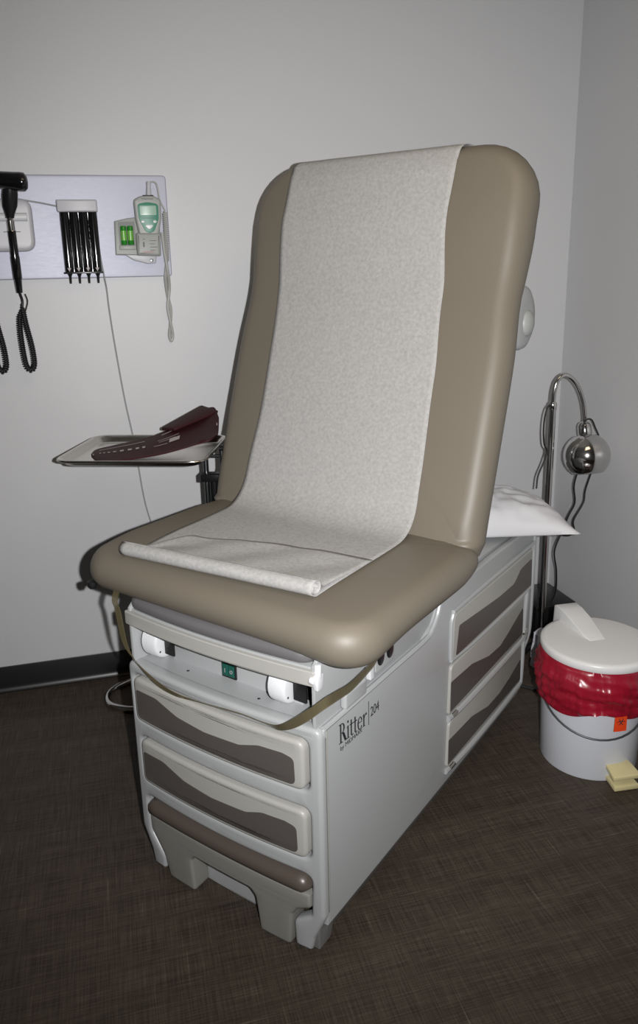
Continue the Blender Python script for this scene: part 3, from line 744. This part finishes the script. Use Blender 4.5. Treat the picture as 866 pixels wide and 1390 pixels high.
mb = MB(); mb.rings([[(x+rx*math.cos(2*PI*i/14), BY-.034+.8*rx*math.sin(2*PI*i/14), z) for i in range(14)] for x, z, rx in ((.178,1.708,.010),(.178,1.718,.0085),(.179,1.740,.0065),(.180,1.752,.0075),(.181,1.756,.006))]); pr = mb.build('probe', M['lightgrey'], th)
mb = MB()
mb.tube([(.184,BY-.034,1.753),(.197,BY-.032,1.754),(.206,BY-.03,1.744),(.212,BY-.025,1.70),(.222,BY-.022,1.678),(.228,BY-.02,1.664)], .0026, 8, 8)
coil(mb, [(.226,BY-.014,1.668),(.226,BY-.014,1.62),(.224,BY-.014,1.56),(.221,BY-.012,1.50)], .0075, .0022, 26)
mb.tube([(.221,BY-.012,1.50),(.214,BY-.010,1.455),(.218,WY-.010,1.40),(.226,WY-.010,1.35),(.221,WY-.012,1.30),(.215,WY-.012,1.262),(.2205,WY-.012,1.243),(.227,WY-.012,1.262),(.221,WY-.018,1.31),(.216,WY-.018,1.36),(.226,WY-.018,1.42),(.222,BY-.018,1.48),(.216,BY-.016,1.54),(.213,BY-.016,1.60)], .0052, 8, 8)
mb.build('probe_cord', M['cordw'], pr)
mb = MB(); mb.lathe([(.0,0),(.0085,0),(.0098,.002),(.0098,.056),(.008,.059),(.0,.060)], 20, M4=Matrix.Translation((.0885, BY-.027, 1.561)))
b1 = mb.build('battery', M['batt']); tag(b1, 'green cell battery nearer the open edge of the cradle bay', 'battery', 'green batteries in the cradle')
mb = MB(); mb.rings([[(.0885+.00985*math.cos(2*PI*i/20), BY-.027+.00985*math.sin(2*PI*i/20), z) for i in range(20)] for z in (1.575,1.577,1.603,1.605)]); wb = mb.build('wrapper_band', mat('battery_band', (.16,.42,.07), .25), b1)
for i in range(1):
    c = b1.copy(); COL.objects.link(c); c.location = b1.location + Vector((.0215, 0, 0)); c['label'] = 'green cell battery next to the thermometer in the cradle bay'; c['group'] = b1['group']
    cc = wb.copy(); COL.objects.link(cc); cc.parent = c; WM[c] = WM[b1]

# ------------------------------------------------------------------ instrument stand with tray
def TR(x, y, z):                                # tray frame: x along the length, y away from the camera
    A = Vector((-.185, 2.303, 0)); ex = Vector((.938, -.346, 0)); ey = Vector((.346, .938, 0))
    return A + ex*x + ey*y + Vector((0, 0, .95 + z))
ms = thing('instrument_stand', 'chrome wheeled instrument stand carrying a shallow steel tray beside the exam table', 'stand', TR(.40, .17, -.95), 0)
mb = MB(); Lx, Ly = .455, .370
def tring(inset, z, R): return [(x, y, z) for x, y in rrect(inset, inset, Lx-inset, Ly-inset, R, 6)]
mb.rings([tring(.012,-.004,.05), tring(.004,-.004,.058), tring(0,-.001,.06), tring(.001,.003,.06), tring(.006,.004,.055), tring(.010,.002,.05), tring(.020,-.006,.042), tring(.026,-.015,.036), tring(.034,-.018,.03)], False, True, TR)
mb.rings([tring(.034,-.018,.03), tring(.1,-.018,.02)], False, True, TR); 
v_ = tring(.1,-.018,.02); mb.add(v_, [tuple(range(len(v_)))], TR)
tr = mb.build('tray', M['steel'], ms, angle=70, label='shallow stainless steel tray with rolled rim')
sdm = tr.modifiers.new('thick', 'SOLIDIFY'); sdm.thickness = .0016; sdm.offset = -1
mb = MB(); px = (.425, .10)
mb.tube([(.413,.18,-.022),(.413,.18,-.10),(.413,.18,-.42),(.413,.18,-.80)], .0085, 12, fn=TR)
mb.tube([(.468,.165,.004),(.468,.165,-.10),(.468,.165,-.145)], .0075, 12, fn=TR)
mb.tube([(.33,.18,-.024),(.468,.18,-.024)], .005, 10, fn=TR)
mb.build('pole', M['darksteel'], ms, label='dark steel twin poles')
mb = MB(); mb.tube([(.434,.19,-.09),(.434,.19,-.70)], .014, 14, fn=TR); mb.build('pole_sleeve', M['black'], ms)
mb = MB(); mb.box((.400,.150,-.100), (.482,.192,-.076), TR); mb.build('clamp', M['black'], ms, bevel=.003)
mb = MB(); mb.tube([(.462,.165,.004),(.484,.165,.004)], .010, 10, fn=TR); mb.build('clamp_knob', M['black'], ms)
mb = MB(); cb = Vector((.05, 2.57, .014))
mb.tube([(.34,2.74,.012),(.05,2.70,.012),(-.05,2.665,.012),(-.100,2.615,.012),(-.105,2.555,.012),(-.075,2.51,.012),(0,2.475,.012),(.20,2.43,.012),(.36,2.42,.012)], .0115, 12, 6)
mb.tube([tuple(TR(.413,.18,-.80)), (.262,2.36,.10), (.27,2.425,.014)], .0085, 10, 4)
mb.build('base_loop', M['chrome'], ms, label='bent chrome floor loop')

# blood pressure cuff on the tray
mb = MB()
lo = [Vector(p) for p in ((-.070,2.350,.946),(-.052,2.290,.946),(-.016,2.262,.947),(.068,2.283,.948),(.123,2.296,.951),(.179,2.306,.958),(.229,2.310,.966),(.276,2.296,.978),(.305,2.32,.990))]
hi = [Vector(p) for p in ((-.072,2.375,.947),(-.056,2.43,.948),(.000,2.455,.952),(.079,2.468,.962),(.150,2.480,.978),(.215,2.520,.998),(.275,2.560,1.016),(.325,2.540,1.034),(.328,2.44,1.018))]
lo = catmull(lo, 5); hi = catmull(hi, 5); NV = 12; top = []; bot = []
def cuffp(i, f, off):
    p = lo[i].lerp(hi[i], f); s = i/(len(lo)-1)
    sag = -.010*math.sin(f*PI)*max(0, s - .45)*2
    return p + Vector((0, 0, sag + off + .003*math.sin(s*9)*s))
ends = []
for i in range(len(lo)):
    ring = [tuple(cuffp(i, k/NV, .0045*math.sin(max(.08, min(.92, k/NV))*PI)**.4)) for k in range(NV+1)] + [tuple(cuffp(i, k/NV, -.0045*math.sin(max(.08, min(.92, k/NV))*PI)**.4)) for k in range(NV, -1, -1)]
    ends.append(ring)
mb.rings(ends)
cf = thing('blood_pressure_cuff', 'burgundy fabric blood pressure cuff lying across the steel tray', 'cuff', (.1, 2.38, .94))
sl = mb.build('sleeve', M['cuff'], cf, angle=80)
mb = MB()
flap_lo = [cuffp(int(len(lo)*.62), f, .006) for f in (.95,)]
rr = []
for i in range(7):
    t = i/6; a = Vector((.150,2.500,.985)).lerp(Vector((.292,2.585,1.035)), t); b = Vector((.185,2.44,.992)).lerp(Vector((.335,2.50,1.030)), t)
    rr.append([tuple(a + Vector((0,0,.006))), tuple(b + Vector((0,0,.004))), tuple(b + Vector((0,0,-.004))), tuple(a + Vector((0,0,-.004)))])
mb.rings(rr); mb.build('folded_flap', M['cuff'], cf, bevel=.002)
mb = MB()
def cstrip(s0, s1, f, wf, off=.0060):
    n = 10; rows = []
    for k in range(n+1):
        s = s0 + (s1-s0)*k/n; x = s*(len(lo)-1); i = min(int(x), len(lo)-2); t = x - i
        def P(ff): return cuffp(i, ff, off).lerp(cuffp(i+1, ff, off), t)
        rows.append([tuple(P(f - wf)), tuple(P(f + wf))])
    m_ = MB(); m_.rings(rows, False, False); m_.build('printed_mark', M['print'], cf, label='white printed mark', flat=True)
cstrip(.15,.40,.74,.012); cstrip(.50,.63,.82,.014); cstrip(.48,.62,.58,.008); cstrip(.49,.60,.50,.008); cstrip(.46,.55,.34,.010); cstrip(.56,.63,.42,.07); cstrip(.035,.065,.40,.11); cstrip(.72,.82,.86,.012); cstrip(.955,.975,.60,.05)
for k in range(8):
    s = .15 + .034*k; cstrip(s, s+.016, .50 - .01*k, .045 if k > 3 else .03)

# ------------------------------------------------------------------ gooseneck lamp
LX, LY = 1.512, 2.40
lp = thing('gooseneck_lamp', 'chrome floor lamp with bent neck and round metal shade in the corner', 'floor lamp', (LX, LY, 0))
mb = MB()
for k in range(5):
    a = PI*k/5 + .1; mb.tube([(LX, LY, .055), (LX+.035*math.cos(a), LY+.035*math.sin(a), .045), (LX+.06*math.cos(a), LY+.06*math.sin(a), .012)], .010, 8, 3)
mb.lathe([(.022,.012),(.026,.030),(.022,.06),(.012,.075)], 20, M4=Matrix.Translation((LX, LY, 0))); ba = mb.build('base', M['black'], lp)
top = Vector((LX + .006, LY + .02, .985))
mb = MB(); mb.tube([(LX,LY,.06), (LX+.001,LY+.003,.20)], .0075, 14); mb.tube([(LX+.001,LY+.003,.195), tuple(top)], .0125, 16); mb.build('pole', M['chrome'], lp, angle=60)
mb = MB(); mb.lathe([(.0135,0),(.0145,.004),(.0145,.02),(.012,.026)], 16, M4=Matrix.Translation(top - Vector((0,0,.015)))); mb.tube([tuple(top + Vector((0,0,-.004))), tuple(top + Vector((0,0,.03)))], .008, 12); mb.build('neck_joint', M['chrome'], lp)
mb = MB(); yb = LY + .02
nk = [(1.516,yb,1.00),(1.520,yb,1.035),(1.531,yb,1.072),(1.554,yb,1.090),(1.584,yb,1.080),(1.616,yb,1.045),(1.640,yb,.991),(1.651,yb,.936),(1.652,yb,.905)]
mb.tube([(top.x, top.y, .99)] + nk[1:], .0085, 12, 8); mb.build('gooseneck', M['chrome'], lp, angle=60)
hd = Vector((1.652, yb, .905))
ax = Vector((.03, -.22, -1)).normalized(); Q = ax.to_track_quat('Z', 'Y').to_matrix().to_4x4()
mb = MB(); mb.lathe([(.012,-.012),(.020,-.006),(.024,.004),(.025,.03),(.022,.046)], 24, M4=Matrix.Translation(hd) @ Q); mb.build('lamp_socket', M['chrome'], lp, angle=60)
mb = MB(); prof = [(.022,.036),(.030,.045)]
for k in range(0, 13):
    a = math.radians(-62 + 112*k/12); prof.append((.083*math.cos(a)*1.0, .113 + .083*math.sin(a)))
inn = [(r - .002, z) for r, z in prof[::-1]]
rr = [[(r*math.cos(2*PI*k/40), r*math.sin(2*PI*k/40), z) for k in range(40)] for r, z in prof + inn]
fnq = Matrix.Translation(hd) @ Q
mb.rings(rr, False, True, lambda x, y, z: fnq @ Vector((x, y, z))); sh = mb.build('lamp_shade', M['chrome'], lp, angle=60)
mb = MB(); mb.lathe([(.012,.05),(.014,.075),(.030,.105),(.032,.125),(.024,.148),(.008,.158)], 24, M4=fnq); mb.build('bulb', mat('frosted_bulb', (.7,.7,.68), .4), sh)
mb = MB()
mb.tube([(1.632,yb-.02,.870),(1.631,yb-.024,.905),(1.645,yb-.022,.928),(1.668,yb-.02,.925),(1.685,yb-.02,.895),(1.700,yb-.02,.868),(1.708,yb-.02,.845)], .0028, 8, 6)
mb.tube([(1.503,LY,.985),(1.488,LY,.987),(1.477,LY,.955),(1.474,LY,.90),(1.480,LY,.85),(1.492,LY,.825),(1.482,LY,.785),(1.462,LY,.735),(1.452,LY-.01,.69)], .0032, 8, 6)
mb.tube([(1.640,yb,.74),(1.640,yb+.02,.67),(1.655,yb+.03,.60),(1.64,yb+.04,.55),(1.62,yb+.05,.48),(1.60,yb+.06,.40),(1.640,yb+.1,.30),(1.655,yb+.12,.20),(1.640,yb+.14,.12),(1.655,yb+.14,.10)], .0032, 8, 6)
mb.tube([(1.70,yb,.735),(1.69,yb+.02,.65),(1.685,yb+.02,.60),(1.655,yb+.03,.53),(1.66,yb+.03,.49),(1.64,yb+.03,.47),(1.60,yb+.03,.48),(1.56,yb+.03,.50)], .0032, 8, 6)
mb.build('lamp_cord', M['rubber'], lp, angle=80)

# ------------------------------------------------------------------ things on the floor by the corner
mb = MB(); mb.box((1.560,2.520,0), (1.745,2.74,.150)); bx = mb.build('transformer_box', M['black'], bevel=.008); tag(bx, 'black box on the floor in the room corner behind the lamp pole', 'box')
mb = MB(); rows = []
for i in range(15):
    a = i/14*2*PI; rows.append(a)
rings_ = []
for k in range(9):
    t = k/8; z = .15*t; r0 = .044*(1 - .30*t) if t < .95 else .012
    rings_.append([(1.482 + r0*.8*math.cos(a)*(1 + .35*noise.noise(Vector((math.cos(a)*2, math.sin(a)*2, t*3)))), 2.352 + r0*.7*math.sin(a)*(1 + .35*noise.noise(Vector((math.cos(a)*2+5, math.sin(a)*2, t*3)))), max(.001, z + .008*noise.noise(Vector((a, t*4, 2))) if k else .001)) for a in [2*PI*q/26 for q in range(26)]])
mb.rings(rings_); pb = mb.build('crumpled_bag', M['clearbag'], angle=25); tag(pb, 'crumpled pale plastic bag on the floor between lamp and waste bin', 'bag')
mb = MB(); mb.tube([(1.15,2.42,.006),(1.26,2.30,.006),(1.36,2.20,.006),(1.46,2.07,.006),(1.50,1.97,.006),(1.60,1.93,.006),(1.70,2.0,.006)], .0055, 8, 6); fc = mb.build('floor_cable', M['rubber']); tag(fc, 'black cable on the floor between the exam table and the waste bin', 'cable')

# ------------------------------------------------------------------ waste bin
BX, BYY = 1.335, 1.822
wb_ = thing('waste_bin', 'round white pedal waste bin with flat lid and grey wire handle', 'waste bin', (BX, BYY, 0))
MB_ = Matrix.Translation((BX, BYY, 0))
mb = MB(); mb.lathe([(.136,.004),(.141,0),(.143,.006),(.152,.345),(.152,.350),(.148,.350),(.140,.33),(.130,.02)], 64, M4=MB_); mb.build('body', M['canw'], wb_, angle=50)
mb = MB(); mb.lathe([(.155,.352),(.163,.350),(.165,.355),(.165,.368),(.162,.373),(.151,.375),(.08,.378),(.02,.379)], 64, M4=Matrix.Translation((.006,0,.010)) @ MB_); ld = mb.build('lid', M['lid'], wb_, angle=50)
# hinge arm on the lid
hd_ = Vector((.06, 1, 0)).normalized(); sdv = Vector((-hd_.y, hd_.x, 0)); c0 = Vector((BX, BYY, 0))
mb = MB(); rr = []
for t, wd_, zt_, zb_ in ((-.195,.034,.372,.32),(-.190,.036,.408,.345),(-.178,.037,.414,.360),(-.14,.037,.413,.368),(-.09,.036,.404,.374),(-.03,.032,.388,.376),(.01,.026,.3795,.3765)):
    p = c0 + hd_*(-t); rr.append([tuple(p + sdv*wd_ + Vector((0,0,zb_+.010))), tuple(p - sdv*wd_ + Vector((0,0,zb_+.010))), tuple(p - sdv*wd_*.96 + Vector((0,0,zt_+.008))), tuple(p - sdv*wd_*.9 + Vector((0,0,zt_+.010))), tuple(p + sdv*wd_*.9 + Vector((0,0,zt_+.010))), tuple(p + sdv*wd_*.96 + Vector((0,0,zt_+.008)))])
mb.rings(rr); mb.build('hinge_cover', M['lid'], ld, bevel=.002)
# handle wire
mb = MB(); cam_ = Vector((-.40, -.916, 0)); cs = Vector((.916, -.40, 0)); pts = []
for k in range(25):
    a = -PI/2*1.02 + PI*1.02*k/24; r = .156
    dd = cam_*math.cos(a) + cs*math.sin(a); zz = .235 - .088*math.cos(a)**1.0
    pts.append(tuple(c0 + dd*(r - .004 + .006*math.cos(a)) + Vector((0,0,zz))))
mb.tube(pts, .0032, 8); mb.build('wire_handle', M['wire'], wb_)
# pedal
ped = Vector((-.10, -1, 0)).normalized(); ps = Vector((-ped.y, ped.x, 0)); pc = Vector((1.345, 1.822, 0))
def pedal(t0, t1, z0, z1, w0, w1, dz):
    mb = MB(); a = c0 + Vector((.018,0,0)); rr = []
    for t, wq, z in ((t0,w0,z0),((t0+t1)/2,(w0+w1)/2,(z0+z1)/2+.001),(t1,w1,z1)):
        p = a + ped*t; rr.append([tuple(p + ps*wq + Vector((0,0,z))), tuple(p - ps*wq + Vector((0,0,z))), tuple(p - ps*wq + Vector((0,0,z+dz))), tuple(p + ps*wq + Vector((0,0,z+dz)))])
    return mb.rings(rr)
pedal(.125, .196, .045, .036, .036, .043, .014).build('pedal', M['cream'], wb_, bevel=.003, label='cream foot pedal')
pedal(.125, .198, .004, .003, .034, .038, .016).build('pedal_base', M['cream'], wb_, bevel=.003)
# bag folded over the rim
BAGP = [(.360,.150),(.360,.156)] + [(.345 - .1235*i/14, .159 + .006*math.sin(PI*i/14)) for i in range(15)] + [(.213,.1565),(.219,.1545),(.24,.1535),(.30,.1530)]
NB = len(BAGP) - 4
mb = MB(); rr = []; n = 150
for k, (z, r) in enumerate(BAGP):
    ring = []
    for i in range(n):
        a = 2*PI*i/n; e = min(1, max(0, (k-1)/4)) if k <= NB else .35
        q = noise.noise(Vector((math.cos(a)*5, math.sin(a)*5, z*9)))*.007 + noise.noise(Vector((math.cos(a)*2.5 + z*22, math.sin(a)*2.5, z*16)))*.012 + .0022*math.sin(a*46 + 3*math.sin(a*7) + z*30) + .0028*math.sin(z*230 + 2.5*math.sin(a*3) + 1.5*math.sin(a*8))
        low = 0
        dz = (.030*noise.noise(Vector((math.cos(a)*1.3 + 3, math.sin(a)*1.3, 1))) - .004)*max(0, (k-5))/(NB-5) if k <= NB else (.030*noise.noise(Vector((math.cos(a)*1.3 + 3, math.sin(a)*1.3, 1))))
        rad = max(.1550, r + q*e + .004*e) if k < NB else r
        ring.append((BX + rad*math.cos(a), BYY + rad*math.sin(a), z + dz))
    rr.append(ring)
mb.rings(rr, False, True)
bg = mb.build('bin_bag', M['bag'], angle=80); tag(bg, 'red plastic bag folded over the rim of the white bin', 'bin bag')
# biohazard label on the bag
def onbin(a, z, r=.170): return (BX + r*math.cos(a), BYY + r*math.sin(a), z)
ac = math.radians(-96)
def lab(x, y, c): return onbin(ac + x/.165, .181 + y, .1665 + c)
mb = MB(); plate(mb, [rpoly([(-.019,.0,.001),(.019,.0,.001),(.018,.046,.001),(-.018,.046,.001)])], .0012, 0); subdivide_long(mb, .015); mb.v = [Vector(lab(*v)) for v in mb.v]
bl = mb.build('biohazard_label', M['orange']); tag(bl, 'small orange biohazard sticker at the lower edge of the red bag', 'sticker')
mb = MB()
for k in range(3):
    a = math.radians(90 + 120*k); cx, cy = .0072*math.cos(a), .031 + .0072*math.sin(a)
    plate(mb, [arc(cx, cy, .0062, .0062, .0018, .0018, math.degrees(a)+40, math.degrees(a)+320, 14)], .0004, 0, lambda x, y, c: lab(x, y, c + .0014))
    plate(mb, [arc(0, .031, .0052, .0052, .0012, .0012, math.degrees(a)+18, math.degrees(a)+102, 6)], .0004, 0, lambda x, y, c: lab(x, y, c + .0015))
mb.build('biohazard_symbol', M['ink'], bl)

# ------------------------------------------------------------------ camera and light
cd = bpy.data.cameras.new('camera'); cam = bpy.data.objects.new('camera', cd); COL.objects.link(cam)
rt = Vector((.96411852, -.26461118, -.02136363)); up = Vector((.08959027, .24855778, .96446494)); fw = Vector((.24989811, .93177248, -.26334575))
C = Vector((0, 0, 1.47769))
mt = Matrix((rt, up, -fw)).transposed().to_4x4(); mt.translation = C; cam.matrix_world = mt
cd.sensor_fit = 'VERTICAL'; cd.sensor_height = 24; cd.lens = 24*1052.175/1390; cd.shift_y = -45/1390
cd.clip_start = .02; SC.camera = cam

ld_ = bpy.data.lights.new('camera_flash', 'SPOT'); fl = bpy.data.objects.new('camera_flash', ld_); COL.objects.link(fl)
ld_.energy = 212; ld_.color = (1, .99, .985); ld_.spot_size = math.radians(104); ld_.spot_blend = 1.; ld_.shadow_soft_size = .011
aim = fw*1052 + rt*(450-433) - up*(590-650)
fl.matrix_world = Matrix.Translation(C + rt*.085 + up*.012 - fw*.0) @ aim.to_track_quat('-Z', 'Y').to_matrix().to_4x4()
la = bpy.data.lights.new('ceiling_light', 'AREA'); lo_ = bpy.data.objects.new('ceiling_light', la); COL.objects.link(lo_)
la.shape = 'RECTANGLE'; la.size = 1.2; la.size_y = .6; la.energy = 6; la.color = (1, .82, .55); lo_.location = (.6, 1.1, ZC - .02)
wd_ = bpy.data.worlds.new('world'); SC.world = wd_; wd_.use_nodes = True
wd_.node_tree.nodes['Background'].inputs[0].default_value = (.02, .02, .02, 1); wd_.node_tree.nodes['Background'].inputs[1].default_value = .3

vs = SC.view_settings; vs.view_transform = 'Standard'; vs.look = 'None'; vs.gamma = 1; vs.exposure = 0; vs.use_curve_mapping = False
